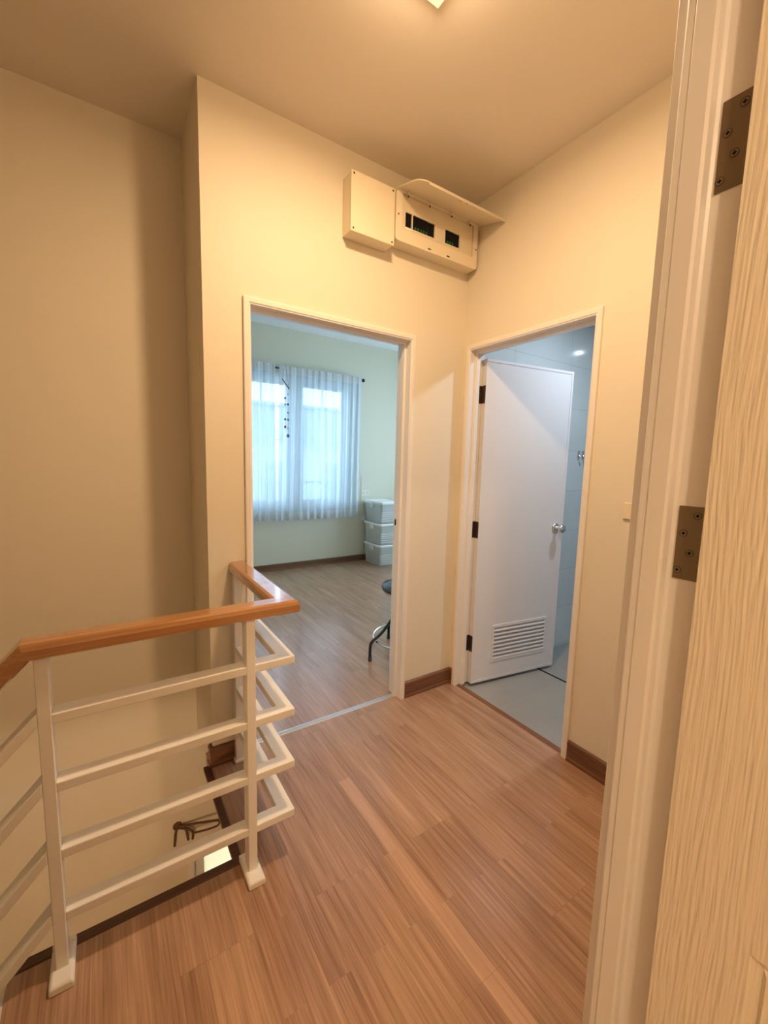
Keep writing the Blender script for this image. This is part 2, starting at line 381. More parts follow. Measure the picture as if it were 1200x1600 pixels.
bm = xyext([(-a, z) for a, z in nos], [(XF+.001, .0), (XF+.001, YE+.001), (ST, YE+.001)])
struct('trim_1', bm, M_edge, 'dark wood edging strip round the stairwell opening')
bm = B(); box(bm, XF-.004, XF, YE, 0, -.075, -.012); box(bm, ST, XF, YE, YE+.004, -.075, -.012)
struct('trim_2', bm, M_wall, 'cream fascia below the landing edge')
# thresholds
bm = prism(B(), [(.036, 0), (.040, .004), (.052, .006), (.064, .004), (.068, 0)], [lambda p: Vector((AL+FT, p[0], p[1])), lambda p: Vector((AR-FT, p[0], p[1]))])
struct('trim_3', bm, M_strip, 'pale metal threshold strip across the bedroom doorway')
bm = prism(B(), [(.004, 0), (.010, .005), (.034, .005), (.040, 0), (.040, -.02), (.004, -.02)], [lambda p: Vector((p[0], BN+FT, p[1])), lambda p: Vector((p[0], BF-FT, p[1]))])
struct('trim_4', bm, M_basey, 'dark brown threshold strip of the bathroom doorway')

# skirting
BH = .098
sk = [(0, 0), (.016, 0), (.016, .012), (.011, .020), (.011, BH-.022), (.013, BH-.018), (.011, BH-.006), (.004, BH), (0, BH)]
struct('baseboard_back', xyext(sk, [(AR+.001, -.0005), (-.0005, -.0005), (-.0005, BF+.001)][::-1] and [(AR+.001, -.0005), (-.0005, -.0005), (-.0005, BF+.001)]), M_base, 'dark wood skirting between the two doorways')
struct('baseboard_right', xyext(sk, [(-.0005, BN-.001), (-.0005, YF+.001)]), M_basey, 'dark wood skirting right of the bathroom doorway')
struct('baseboard_left', xyext([(a*1.2, z*.9) for a, z in sk], [(XE-.0005, .03), (XE-.0005, -.0005), (AL-.001, -.0005)]), M_base, 'short dark skirting piece between stairwell and bedroom door')
struct('baseboard_bedroom', xyext([(a, z*.82) for a, z in sk], [(XE+.1, 3.1495), (2.4, 3.1495)]), M_base, 'dark wood skirting under the bedroom window')

# ------------------------------------------------------------------ door frames
def frame(prof, u0, u1, top, place, z0=0, mt=M_frame, side=1):
    bm = B()
    path = [lambda p: place(u0+p[0], p[1], z0), lambda p: place(u0+p[0], p[1], top-p[0]), lambda p: place(u1-p[0], p[1], top-p[0]), lambda p: place(u1-p[0], p[1], z0)]
    return prism(bm, prof, path)
fprof = [(0, -.012), (.004, -.014), (.022, -.014), (.026, -.010), (FT, -.010), (FT+.001, .030), (FT+.013, .034), (FT+.013, .062), (FT+.001, .064), (FT, .110), (0, .110)]
d1 = thing('door_1', (AL, 0, 0), kind='structure', label='open bedroom doorway with cream painted frame')
part(d1, 'door_frame', frame(fprof, AL, AR, AT, lambda u, d, z: Vector((u, d, z))), M_frame, bevel=.0015)
# hidden bedroom leaf folded back along the left wall
T1 = lambda v: Matrix.Rotation(math.radians(100), 3, 'Z') @ v + Vector((AL+FT+.005, .112, 0))
lf = part(d1, 'door_leaf', bx(0, .80, -.035, 0, .008, 2.0, T=T1), M_frame, bevel=.002)
for z in (.25, 1.02, 1.76):
    part(d1, 'hinge', lathe(B(), [(.006, 0), (.006, .1)], (AL+FT-.004+.006, .118, z), (0, 0, 1), 12), M_bhinge, label='dark hinge')
sp = part(d1, 'strike_plate', bx(AR-FT-.003, AR-FT, .070, .098, 1.0, 1.075), M_white, label='white strike plate with a dark latch hole')
sub(sp, 'latch_hole', bx(AR-FT-.0036, AR-FT-.0028, .078, .092, 1.02, 1.055), M_dark)

d2 = thing('door_2', (0, BF, 0), kind='structure', label='bathroom doorway with white hinged leaf standing open into the bathroom')
part(d2, 'door_frame', frame(fprof, -BF, -BN, AT, lambda u, d, z: Vector((d, -u, z))), M_frame, bevel=.0015)
hx, hy = .088, -.103
ang = math.atan2(-.156, .988)
def TL(v): return Matrix.Rotation(ang, 3, 'Z') @ Vector((v.x, v.y, v.z)) + Vector((hx, hy, 0))   # local: x along leaf, y thickness (+ away), face at y=0
LW, L0, L1 = .690, .006, 1.985
VX0, VX1, VZ0, VZ1 = .155, .598, .128, .362
bm = B()
box(bm, 0, VX0, 0, .035, L0, L1, T=TL); box(bm, VX1, LW, 0, .035, L0, L1, T=TL); box(bm, VX0, VX1, 0, .035, L0, VZ0, T=TL); box(bm, VX0, VX1, 0, .035, VZ1, L1, T=TL)
leaf = part(d2, 'door_leaf', bm, M_leaf, label='plain white leaf, partly in the shadow of the frame head')
bm = B()
for a in ((0, LW, L0, L0+.016), (0, LW, L1-.016, L1)): box(bm, a[0], a[1], -.0025, .0, a[2], a[3], T=TL)
box(bm, LW-.016, LW, -.0025, 0, L0+.016, L1-.016, T=TL)
sub(leaf, 'edge_strip', bm, M_leaf, bevel=.001)
bm = B()
n = 8
for i in range(n):
    z = VZ0+.012+(VZ1-VZ0-.024)*(i+.5)/n; hh = (VZ1-VZ0-.024)/n
    prism(bm, [(-.006, z-hh*.46), (-.004, z-hh*.50), (.030, z+hh*.10), (.030, z+hh*.34), (.024, z+hh*.34), (-.006, z-hh*.18)],
          [lambda p: TL(Vector((VX0+.006, p[0], p[1]))), lambda p: TL(Vector((VX1-.006, p[0], p[1])))])
sub(leaf, 'louvre_vent', bm, M_leaf, label='louvred vent with eight slats')
bm = B(); q = .012
for a in ((VX0-.006, VX1+.006, VZ0-.006, VZ0+q), (VX0-.006, VX1+.006, VZ1-q, VZ1+.006), (VX0-.006, VX0+.008, VZ0+q, VZ1-q), (VX1-.008, VX1+.006, VZ0+q, VZ1-q)):
    box(bm, a[0], a[1], -.004, .030, a[2], a[3], T=TL)
sub(leaf, 'vent_frame', bm, M_leaf, bevel=.001)
kz = .975; kx = LW-.062
nrm = (Matrix.Rotation(ang, 3, 'Z') @ Vector((0, -1, 0)))
ko = TL(Vector((kx, 0, kz)))
kb = sub(leaf, 'door_knob', lathe(B(), [(.0, .0), (.031, 0), (.031, .004), (.024, .010), (.012, .014), (.011, .030), (.016, .036), (.025, .042), (.028, .052), (.026, .062), (.018, .069), (0, .071)], ko, nrm), M_chrome, smooth=True, label='round chrome knob')
sub(leaf, 'door_knob', lathe(B(), [(.0, .0), (.031, 0), (.031, .004), (.024, .010), (.012, .014), (.011, .030), (.016, .036), (.025, .042), (.028, .052), (.026, .062), (.018, .069), (0, .071)], TL(Vector((kx, .035, kz))), -nrm), M_chrome, smooth=True)
for z in (.215, .935, 1.735):
    hb = lathe(B(), [(.0055, 0), (.0055, .1)], (.104, BF-FT-.018, z), (0, 0, 1), 12)
    box(hb, .068, .104, BF-FT-.0030, BF-FT-.0005, z, z+.1)
    box(hb, .004, .036, 0, .0025, z, z+.1, T=lambda v: Matrix.Rotation(ang, 3, 'Z') @ Vector((-v.y-.0002, v.x-.002, v.z)) + Vector((hx, hy, 0)))
    part(d2, 'hinge', hb, M_bhinge, label='dark bronze butt hinge')

# near doorway (the viewer stands in it)
d3 = thing('door_3', (XJ, YF, 0), kind='structure', label='near doorway at the right edge with a grained cream leaf swung back')
jp = [(.0, YR), (.0, -1.610), (-.003, -1.606), (-.014, -1.604), (-.016, -1.600), (-.016, -1.578), (-.013, -1.576), (-.013, -1.567), (-.010, -1.5645), (.004, -1.562), (.008, -1.545), (.060, -1.537), (.060, YF+.002), (.06, YR-.008), (.004, YR-.008)]
# profile given as (offset towards the wall, y); u measured from jamb face
def place3(u, y, z): return Vector((u, y, z))
bm = B()
xl, xr, tp = -1.915, XJ, 2.005
path = [lambda p: Vector((xl-p[0], p[1], 0)), lambda p: Vector((xl-p[0], p[1], tp+p[0])), lambda p: Vector((xr+p[0], p[1], tp+p[0])), lambda p: Vector((xr+p[0], p[1], 0))]
prism(bm, jp, path)
part(d3, 'door_frame', bm, M_frame, bevel=.0012)
# leaf at ninety degrees
LX = XJ-.035
lb = B(); YL0, YL1 = -1.654, -1.654-.80; PY0, PY1 = YL0-.098, YL1+.11
# stiles and rails with openings for two panels
def seg(y0, y1, z0, z1): box(lb, LX, LX+.035, y1, y0, z0, z1)
PZ = ((.24, .797), (.96, 1.87))
seg(YL0, PY0, .01, 1.995); seg(PY1, YL1, .01, 1.995)
seg(PY0, PY1, .01, PZ[0][0]); seg(PY0, PY1, PZ[0][1], PZ[1][0]); seg(PY0, PY1, PZ[1][1], 1.995)
leaf3 = part(d3, 'door_leaf', lb, M_grain, label='cream leaf with raised wavy wood grain')
for z0, z1 in PZ:
    bm = B(); rings = []
    for off, dep in ((0, 0), (.004, .006), (.012, .008), (.016, .003), (.022, .004), (.030, .0095), (.040, .004), (.060, .001), (.062, .001)):
        rings.append([bm.verts.new((LX+dep, y, z)) for y, z in ((PY0-off, z0+off), (PY0-off, z1-off), (PY1+off, z1-off), (PY1+off, z0+off))])
    for a, b in zip(rings, rings[1:]):
        for i in range(4): bm.faces.new((a[i], a[(i+1) % 4], b[(i+1) % 4], b[i]))
    bm.faces.new(rings[-1])
    back = [bm.verts.new((LX+.030, y, z)) for y, z in ((PY0, z0), (PY0, z1), (PY1, z1), (PY1, z0))]
    bm.faces.new(back[::-1])
    for i in range(4): bm.faces.new((rings[0][i], back[i], back[(i+1) % 4], rings[0][(i+1) % 4]))
    sub(leaf3, 'raised_panel', bm, M_grain)
for z0, z1 in ((1.2265, 1.3275), (1.723, 1.828), (.22, .32)):
    bm = bx(XJ-.0022, XJ-.0002, -1.6455, -1.6135, z0, z1)
    lathe(bm, [(.006, z0), (.006, z1)], (XJ-.001, -1.6515, 0), (0, 0, 1), 12)
    hg = part(d3, 'hinge', bm, M_brass, label='brass coloured butt hinge plate')
    h = z1-z0
    for fy, fz in ((-1.636, .88), (-1.6215, .63), (-1.631, .37), (-1.6185, .12)):
        s = B(); c = Vector((XJ-.0022, fy, z0+h*fz))
        lathe(s, [(.0050, .0001), (.0050, .0007), (.0040, .0007), (.0040, .0001)], c, (-1, 0, 0), 20)
        sc_ = sub(hg, 'screw', s, M_screw, smooth=False)
        sub(hg, 'screw_head', lathe(B(), [(.0040, .0001), (.0040, .0004), (.0, .0004)], c, (-1, 0, 0), 16), M_shead)
        s = B(); box(s, c.x-.0007, c.x-.0003, c.y-.0026, c.y+.0026, c.z-.0005, c.z+.0005); box(s, c.x-.0007, c.x-.0003, c.y-.0005, c.y+.0005, c.z-.0026, c.z+.0026)
        lathe(s, [(.0017, .0003), (.0017, .0006), (0, .0006)], c, (-1, 0, 0), 12)
        sub(hg, 'screw_recess', s, M_dark)

# ------------------------------------------------------------------ windows
def sash(bm_, x0, x1, z0, z1, y0, y1, w):
    box(bm_, x0, x0+w, y0, y1, z0, z1); box(bm_, x1-w, x1, y0, y1, z0, z1); box(bm_, x0+w, x1-w, y0, y1, z0, z0+w); box(bm_, x0+w, x1-w, y0, y1, z1-w, z1)
w1 = thing('window_1', ((WX0+WX1)/2, 3.2, WZ0), kind='structure', label='white casement window with glazing bars behind the sheer curtains')
bm = B(); sash(bm, WX0, WX1, WZ0, WZ1, 3.14, 3.27, .045); box(bm, .19, .26, 3.15, 3.26, WZ0+.045, WZ1-.045)
part(w1, 'window_frame', bm, M_white)
for x0, x1 in ((WX0+.045, .19), (.26, WX1-.045)):
    bm = B(); sash(bm, x0, x1, WZ0+.045, WZ1-.045, 3.18, 3.22, .075); xm = (x0+x1)/2
    box(bm, xm-.011, xm+.011, 3.19, 3.21, WZ0+.12, WZ1-.12)
    for z in (2.02, 1.10): box(bm, x0+.075, x1-.075, 3.19, 3.21, z-.011, z+.011)
    s_ = part(w1, 'window_sash', bm, M_white)
    sub(s_, 'pane', bx(x0+.07, x1-.07, 3.198, 3.202, WZ0+.115, WZ1-.115), M_glass)
w3 = thing('added_window', (2.45, 1.6, .8), kind='structure', label='unseen bedroom side window added to bring in more daylight')  # out of view, added so more daylight fills the bedroom
bm = B()
for a in ((.7, .76, .8, 2.4), (2.44, 2.5, .8, 2.4), (.76, 2.44, .8, .86), (.76, 2.44, 2.34, 2.4), (1.57, 1.63, .86, 2.34)): box(bm, 2.42, 2.48, *a)
part(w3, 'window_frame', bm, M_white); part(w3, 'pane', bx(2.448, 2.452, .75, 2.45, .85, 2.35), M_glass)
w2 = thing('window_2', (-1.2, YC+.05, -1.9), kind='structure', label='bright frosted window on the lower floor seen down the stairwell')
bm = B(); sash(bm, -1.49, -.895, -1.905, -.755, YC-.012, YC+.11, .032); part(w2, 'window_frame', bm, M_frame)
bm = B(); sash(bm, -1.453, -.93, -1.87, -.79, YC+.03, YC+.06, .05); s_ = part(w2, 'window_sash', bm, M_white)
sub(s_, 'pane', bx(-1.405, -.978, YC+.043, YC+.047, -1.825, -.835), M_frost)

# ------------------------------------------------------------------ stairs going down to the left
st = thing('staircase', (ST, -1.07, -.2), label='wooden stair flight going down to the left of the landing', category='stairs')
for i in range(4):
    part(st, 'step', bx(ST-.21*(i+1), ST-.21*i+.02, -1.54, YE, -.20*(i+1)-.035, -.20*(i+1)), M_base)
    part(st, 'riser', bx(ST-.21*i-.012, ST-.21*i, -1.54, YE, -.20*(i+1), -.20*i-.036 if i else -.004), M_frame)
prof = [(ST+.0, -.005), (ST-.02, -.005), (ST-.86, -.005-.84*.95), (ST-.86, -.32-.84*.95), (ST, -.32)]
part(st, 'stringer', prism(B(), prof, [lambda p: Vector((p[0], YE, p[1])), lambda p: Vector((p[0], YE+.02, p[1]))]), M_base)

# ------------------------------------------------------------------ stair railing
rl = thing('stair_railing', (-1.6, -.59, 0), label='white painted steel railing with an orange brown wooden handrail round the stairwell', category='railing')
YP0, YP1 = -.612, -.562
PX = (-1.925, -1.421)
SL = 1.08
for x in PX:
    part(rl, 'post', bx(x-.014, x+.014, YP0, YP1, .018, .893), M_steel, bevel=.0025)
part(rl, 'post', bx(-2.304, -2.276, YP0, YP1, -.398, .513), M_steel, bevel=.0025)
part(rl, 'post', bx(-1.330, -1.296, -.042, -.012, .012, .893), M_steel, bevel=.0025)
for x in PX:
    bm = prism(B(), [(x-.027, 0), (x-.027, .014), (x-.022, .021), (x+.022, .021), (x+.027, .014), (x+.027, 0)], [lambda p: Vector((p[0], -.655, p[1])), lambda p: Vector((p[0], -.650, p[1]+.004)), lambda p: Vector((p[0], YE-.001, p[1]+.004))])
    box(bm, x-.027, x+.027, YE, YE+.016, -.05, .022)
    part(rl, 'base_plate', bm, M_steel, bevel=.004, label='thick folded foot plate wrapping the floor edge')
part(rl, 'base_plate', bx(-1.338, -1.288, -.05, -.003, .0, .013), M_steel, bevel=.003)
for z in (.735, .55, .362, .180):
    # L-shaped bar cantilevered past the post, then back to the wall
    pr_ = [(z-.026), z]
    bm = B()
    outer = [(PX[0]+.0135, YP0+.0015), (-1.277, YP0+.0015), (-1.277, -.012), (-1.327, -.012), (-1.327, YP1-.0015), (PX[0]+.0135, YP1-.0015)]
    prism(bm, outer, [lambda p, z=z: Vector((p[0], p[1], z-.026)), lambda p, z=z: Vector((p[0], p[1], z))])
    part(rl, 'rail_bar', bm, M_steel, bevel=.0025)
    x1 = PX[0]-.014; x0 = -2.276
    bm = prism(B(), [(YP0, 0), (YP1, 0), (YP1, -.035), (YP0, -.035)], [lambda p, z=z: Vector((x1, p[0], z+.012+p[1])), lambda p, z=z: Vector((x0, p[0], z+.012+p[1]-(x1-x0)*SL))])
    part(rl, 'rail_bar', bm, M_steel, bevel=.0025)
# handrail: mitred moulded section
hs = [(-.0375, .002), (-.0375, .024), (-.033, .034), (-.024, .038), (.024, .038), (.033, .034), (.0375, .024), (.0375, .002), (.030, -.003), (-.030, -.003)]
yc, xc, zc = -.588, -1.3035, .888
fn = [lambda p: Vector((xc+p[0]*-1, -.002, zc+p[1])), lambda p: Vector((xc-p[0], yc-p[0]*-1*-1, zc+p[1]))]
# short run (grain along y)
bm = prism(B(), hs, [lambda p: Vector((xc+p[0], -.002, zc+p[1])), lambda p: Vector((xc+p[0], yc-p[0], zc+p[1]))])
part(rl, 'handrail', bm, M_raily, smooth=False)
# long run and descending run (grain along x)
xb = -1.945; t = math.atan(SL)/2; k = math.tan(t)
bm = prism(B(), hs, [lambda p: Vector((xc+p[0], yc-p[0], zc+p[1])), lambda p: Vector((xb-(p[1])*k, yc-p[0], zc+p[1]))])
part(rl, 'handrail', bm, M_rail)
c_, s_2 = math.cos(2*t), math.sin(2*t)
def desc(p, L): 
    # section perpendicular to the sloping axis; starts on the mitre plane
    return Vector((xb-(p[1])*k - L, yc-p[0], zc+p[1] - L*SL))
bm = prism(B(), hs, [lambda p: desc(p, 0), lambda p: desc(p, .42)])
part(rl, 'handrail', bm, M_rail)

# ------------------------------------------------------------------ breaker panel and junction box
jb = thing('junction_box', (-.688, 0, 2.41), label='plain ivory plastic box with four corner screws, left of the breaker panel', category='junction box')
part(jb, 'box_body', bx(-.805, -.572, -.078, -.0005, 2.410, 2.660), M_boxp, bevel=.003)
cv = part(jb, 'cover_plate', bx(-.8075, -.5695, -.086, -.078, 2.408, 2.663), M_boxp, bevel=.0035)
for x in (-.794, -.583):
    for z in (2.422, 2.649):
        sub(cv, 'screw', lathe(B(), [(.0045, 0), (.0045, .0012), (.003, .0014), (0, .0005)], (x, -.086, z), (0, -1, 0), 12), M_screw)
X0, X1, Z0, Z1 = -.562, -.014, 2.443, 2.668
bp_ = thing('breaker_panel', (-.288, 0, Z0), label='ivory breaker panel near the ceiling with its lid hinged up', category='breaker panel')
part(bp_, 'box_body', bx(X0+.004, X1-.004, -.060, -.0005, Z0+.003, Z1-.003), M_boxp, bevel=.003)
def rrect(x0, x1, z0, z1, r, n=5):
    out = []
    for cx, cz, a0 in ((x1-r, z1-r, 0), (x0+r, z1-r, 90), (x0+r, z0+r, 180), (x1-r, z0+r, 270)):
        for i in range(n+1):
            a = math.radians(a0+90*i/n); out.append((cx+r*math.cos(a), cz+r*math.sin(a)))
    return out
IX0, IX1, IZ0, IZ1 = X0+.036, X1-.034, Z0+.058, Z1-.006
bm = B(); o_ = rrect(X0, X1, Z0, Z1, .016); i_ = rrect(IX0, IX1, IZ0, IZ1, .008)
lay = []
for pts_, y in ((o_, -.060), (o_, -.082), ([(a+(.003 if a < -.29 else -.003), b) for a, b in o_], -.085), (i_, -.085), (i_, -.060)):
    lay.append([bm.verts.new((a, y, b)) for a, b in pts_])
for a, b in zip(lay, lay[1:]):
    for i in range(len(a)): bm.faces.new((a[i], a[(i+1) % len(a)], b[(i+1) % len(a)], b[i]))
for i in range(len(o_)): bm.faces.new((lay[0][i], lay[0][(i+1) % len(o_)], lay[-1][(i+1) % len(o_)], lay[-1][i]))
fr = part(bp_, 'front_frame', bm, M_boxp)
for x, z in ((X0+.014, 2.560), (X1-.014, 2.545)):
    sub(fr, 'screw', lathe(B(), [(.004, 0), (.004, .0015), (0, .001)], (x, -.085, z), (0, -1, 0), 12), M_screw)
for x in (-.352, -.226):
    sub(fr, 'latch_slot', bx(x-.010, x+.010, -.0862, -.0848, Z0+.010, Z0+.016), M_screw)
# inner cover with three apertures
AP = [(-.500, -.461), (-.455, -.315), (-.243, -.142)]; AZ0, AZ1 = 2.522, 2.588
bm = B(); xs = IX0+.003
for a, b in AP:
    box(bm, xs, a, -.076, -.070, IZ0+.002, IZ1-.002); box(bm, a, b, -.076, -.070, IZ0+.002, AZ0); box(bm, a, b, -.076, -.070, AZ1, IZ1-.002); xs = b
box(bm, xs, IX1-.003, -.076, -.070, IZ0+.002, IZ1-.002)
ic = part(bp_, 'inner_cover', bm, M_boxin)
sub(ic, 'label_strip', bx(-.503, -.458, -.0765, -.0758, AZ0-.012, AZ0-.002), M_white)
for (a, b), n in zip(AP, (1, 5, 3)):
    part(bp_, 'breaker_bay', bx(a, b, -.068, -.062, AZ0, AZ1), M_dark, label='black row of circuit breakers')
    for i in range(n):
        w = .0178; x = a+.006+i*w
        br = part(bp_, 'circuit_breaker', bx(x, min(x+w-.0012, b), -.073, -.066, AZ0+.001, AZ1-.001), M_dark)
        if n > 1: sub(br, 'toggle', bx(x+.004, x+w-.005, -.080, -.073, AZ0+.001, AZ0+.013), M_green, label='green toggle')
# lid hinged upward, four little pegs and catches
lidp = [(X0+.006, Z1-.002)]
def TLid(v):   # v.x along, v.y = distance out from hinge, v.z thickness
    s = math.radians(-15)
    return Vector((v.x, -.084 - v.y*math.cos(s), Z1+.004 + v.y*math.sin(s) + v.z))
bm = B(); r = .03; LD = .186
outl = []
lx0, lx1 = X0+.004, X1+.010
outl += [(lx0, 0), (lx1, 0)]
for i in range(6):
    a = math.radians(90*i/5*0+0)
outl += [(lx1, LD-.006), (lx1-.006, LD)]
for i in range(7):
    a = math.radians(90+90*i/6); outl.append((lx0+.05+.05*math.cos(a), LD-.05+.05*math.sin(a)))
prism(bm, outl, [lambda p: TLid(Vector((p[0], p[1], 0))), lambda p: TLid(Vector((p[0], p[1], .005)))])
# turned-down rim along front
prism(bm, [(lx0+.05, LD-.004), (lx1-.002, LD-.004), (lx1-.002, LD), (lx0+.05, LD)], [lambda p: TLid(Vector((p[0], p[1], -.007))), lambda p: TLid(Vector((p[0], p[1], .001)))])
ld = part(bp_, 'lid', bm, M_boxp, label='lid standing open above the panel')
for x in (-.305, -.262, -.215):
    sub(ld, 'catch', bx(x, x+.016, LD-.018, LD-.004, -.010, -.002, T=TLid), M_boxp)
for x in (-.500, -.366, -.220, -.088):
    pg = part(bp_, 'peg', bx(x-.005, x+.005, -.102, -.084, 2.652, 2.668), M_boxp, bevel=.002)
    sub(pg, 'peg_tip', lathe(B(), [(.0035, 0), (.0035, .008), (0, .009)], (x, -.094, 2.653), (0, 0, -1), 10), M_screw)

# wall switch half hidden by the near door frame
sw = thing('light_switch', (0, -1.03, 1.205), label='ivory light switch plate on the right wall beside the near door frame', category='light switch')
part(sw, 'switch_plate', bx(-.010, -.0005, -1.105, -.984, 1.172, 1.238), M_boxp, bevel=.003)
part(sw, 'rocker', bx(-.014, -.010, -1.062, -1.030, 1.180, 1.222), M_white, bevel=.0015)

# ------------------------------------------------------------------ lamps
cl = thing('ceiling_lamp', (-1.0, -.85, H), label='square frosted glass ceiling lamp glowing warm, cut by the top of the picture', category='ceiling lamp')
part(cl, 'base_plate', bx(-1.06, -.94, -.91, -.79, H-.03, H-.0005), M_white)
bm = B(); g0, g1 = .152, .128
lay = []
for s_, z in ((g1, H-.012), (g0, H-.030), (g0, H-.036), (g1*.9, H-.050), (.03, H-.052)):
    lay.append([bm.verts.new((-1.015+a*s_, -.875+b*s_, z)) for a, b in ((-1, -1), (1, -1), (1, 1), (-1, 1))])
for a, b in zip(lay, lay[1:]):
    for i in range(4): bm.faces.new((a[i], a[(i+1) % 4], b[(i+1) % 4], b[i]))
bm.faces.new(lay[-1])
part(cl, 'glass_shade', bm, M_shade)
b_ = lamp('bulb_light', 'POINT', (-1.0, -.86, H-.12), P_HALL*.16, WARM, .05); keep(b_, cl)
b_ = lamp('glass_light', 'AREA', (-1.01, -.87, H-.056), P_HALL*.84, WARM, .13); keep(b_, cl)
cl2 = thing('ceiling_lamp', (-2.5, -3.0, H), label='unseen round lamp added in the room behind the viewer as fill light', category='ceiling lamp')  # added fill lamp, out of view; lights the near leaf and the landing
part(cl2, 'shade', lathe(B(), [(.05, 0), (.15, .02), (.15, .05), (.10, .075), (0, .085)], (-2.5, -3.0, H-.0005), (0, 0, -1), 32), M_shade, smooth=True)
keep(lamp('bulb_light', 'POINT', (-2.5, -3.0, H-.16), P_ROOM, NEUT, .06), cl2)
def downlight(x, y, power, size, label):
    t = thing('recessed_downlight', (x, y, 2.42), label=label, category='downlight')
    part(t, 'trim_ring', lathe(B(), [(size*.5, 0), (size*.62, 0), (size*.60, .006), (size*.5, .008), (size*.5, .0)], (x, y, 2.4195), (0, 0, -1), 28), M_white, smooth=True)
    keep(lamp('downlight_light', 'AREA', (x, y, 2.412), power, COOL, size), t)
downlight(.72, -.78, P_BATH, .12, 'white recessed downlight over the bathroom floor near the door')
downlight(1.87, -.5, P_SHOWER, .05, 'small recessed downlight over the shower end of the bathroom')
ll = thing('ceiling_lamp', (-1.9, -1.0, -.07), label='unseen round lamp added under the landing to brighten the lower stairwell', category='ceiling lamp')  # added lamp, out of view; warms the stairwell wall below the landing
part(ll, 'shade', lathe(B(), [(.05, 0), (.13, .01), (.13, .03), (.08, .045), (0, .05)], (-1.9, -1.0, -.0705), (0, 0, -1), 32), M_shade, smooth=True)
keep(lamp('bulb_light', 'POINT', (-1.9, -1.0, -.20), P_LOWER, WARM, .05), ll)

# ------------------------------------------------------------------ bathroom bits
dr = obj('floor_drain', bx(.664, .678, -1.88, -.016, -.0155, -.0135), M_dark, label='narrow dark drain channel across the bathroom floor', category='drain')
for i, x in enumerate((1.207, 1.262)):
    hk = thing('robe_hook', (x, -.014, 1.455), category='hook', label=('small chrome robe hook on the tiles, the one nearer the open door' if i == 0 else 'small chrome robe hook on the tiles, the one nearer the door frame'))
    part(hk, 'hook_plate', bx(x-.014, x+.014, -.018, -.0142, 1.440, 1.500), M_chrome, bevel=.001)
    part(hk, 'hook_arm', tube(B(), smoothpath([(x, -.018, 1.470), (x, -.034, 1.448), (x, -.046, 1.440), (x, -.056, 1.452), (x, -.056, 1.464)], 5), .005, 8), M_chrome, smooth=True)

# ------------------------------------------------------------------ bedroom: rod, curtains, sockets, mobile, stool, bins
YK = 3.06; RZ = 2.452
YR_ = 3.098
rod = thing('curtain_rod', (.2, YR_, RZ), label='dark metal curtain rod above the bedroom window', category='curtain rod')
part(rod, 'rod', tube(B(), [(-.95, YR_, RZ), (1.11, YR_, RZ-.004)], .0085, 12), M_black, smooth=True)
for sx, x in ((1, 1.11), (-1, -.95)):
    part(rod, 'finial', lathe(B(), [(.008, 0), (.013, .003), (.013, .010), (.009, .016), (.020, .026), (.025, .040), (.020, .054), (.008, .064), (0, .066)], (x, YR_, RZ), (sx, 0, 0), 20), M_black, smooth=True, label='dark knob finial')
for x in (-.80, .60):
    part(rod, 'bracket', tube(B(), [(x, YR_+.002, RZ-.012), (x, 3.149, RZ-.012)], .006, 8), M_black)
def curtain(x0, x1, ztop, zbot, ph, label, amp=.022, nf=9, edges=()):
    n = 160; bm = B(); rows = 14; grid = []
    def fold(u, w):   # u 0..1 across, w 0..1 down
        a = amp*(.35+.65*w)
        return a*math.sin(ph+2*math.pi*nf*u+1.1*math.sin(2*math.pi*1.7*u+ph)) + .35*a*math.sin(2*math.pi*nf*2.3*u+ph*2+w*1.2)
    for j in range(rows+1):
        w = j/rows; z = ztop+(zbot-ztop)*w
        row = []
        for i in range(n+1):
            u = i/n; x = x0+(x1-x0)*u + .010*math.sin(3*w+9*u) + (edges[0]*w*(1-u)**6 if edges else 0) + (edges[1]*w*u**6 if edges else 0)
            row.append(bm.verts.new((x, YK-.014+fold(u, w)*(.6 if j == 0 else 1), z + (.008*math.sin(2*math.pi*nf*u+ph) if j == 0 else 0))))
        grid.append(row)
    for a, b in zip(grid, grid[1:]):
        for i in range(n): bm.faces.new((a[i], a[i+1], b[i+1], b[i]))
    c = thing('curtain', ((x0+x1)/2, YK, zbot), label=label, category='curtain', group='sheer curtains at the bedroom window')
    del c['group']
    part(c, 'curtain_panel', bm, M_curtain, smooth=True)
    def band(za, zb, m, nm, dy):
        bm = B(); g = []
        for z in (za, zb):
            w = (ztop-z)/(ztop-zbot)
            g.append([bm.verts.new((x0+(x1-x0)*i/n + .010*math.sin(3*w+9*i/n)+ (edges[0]*w*(1-i/n)**6 if edges else 0) + (edges[1]*w*(i/n)**6 if edges else 0), YK-.014+dy+fold(i/n, w)*(.6+.4*min(1, w*14)), z)) for i in range(n+1)])
        for i in range(n): bm.faces.new((g[0][i], g[0][i+1], g[1][i+1], g[1][i]))
        part(c, nm, bm, m, smooth=True)
    band(ztop+.006, ztop-.085, M_curt_top, 'heading', -.003)
    band(zbot+.095, zbot, M_curt_top, 'hem', -.003)
    return c
curtain(-.93, -.075, 2.472, .645, .4, 'left sheer white curtain on the bedroom window', nf=10, edges=(0, .03))
curtain(-.022, 1.095, 2.468, .640, 1.9, 'right sheer white curtain on the bedroom window', nf=11, edges=(-.03, 0))
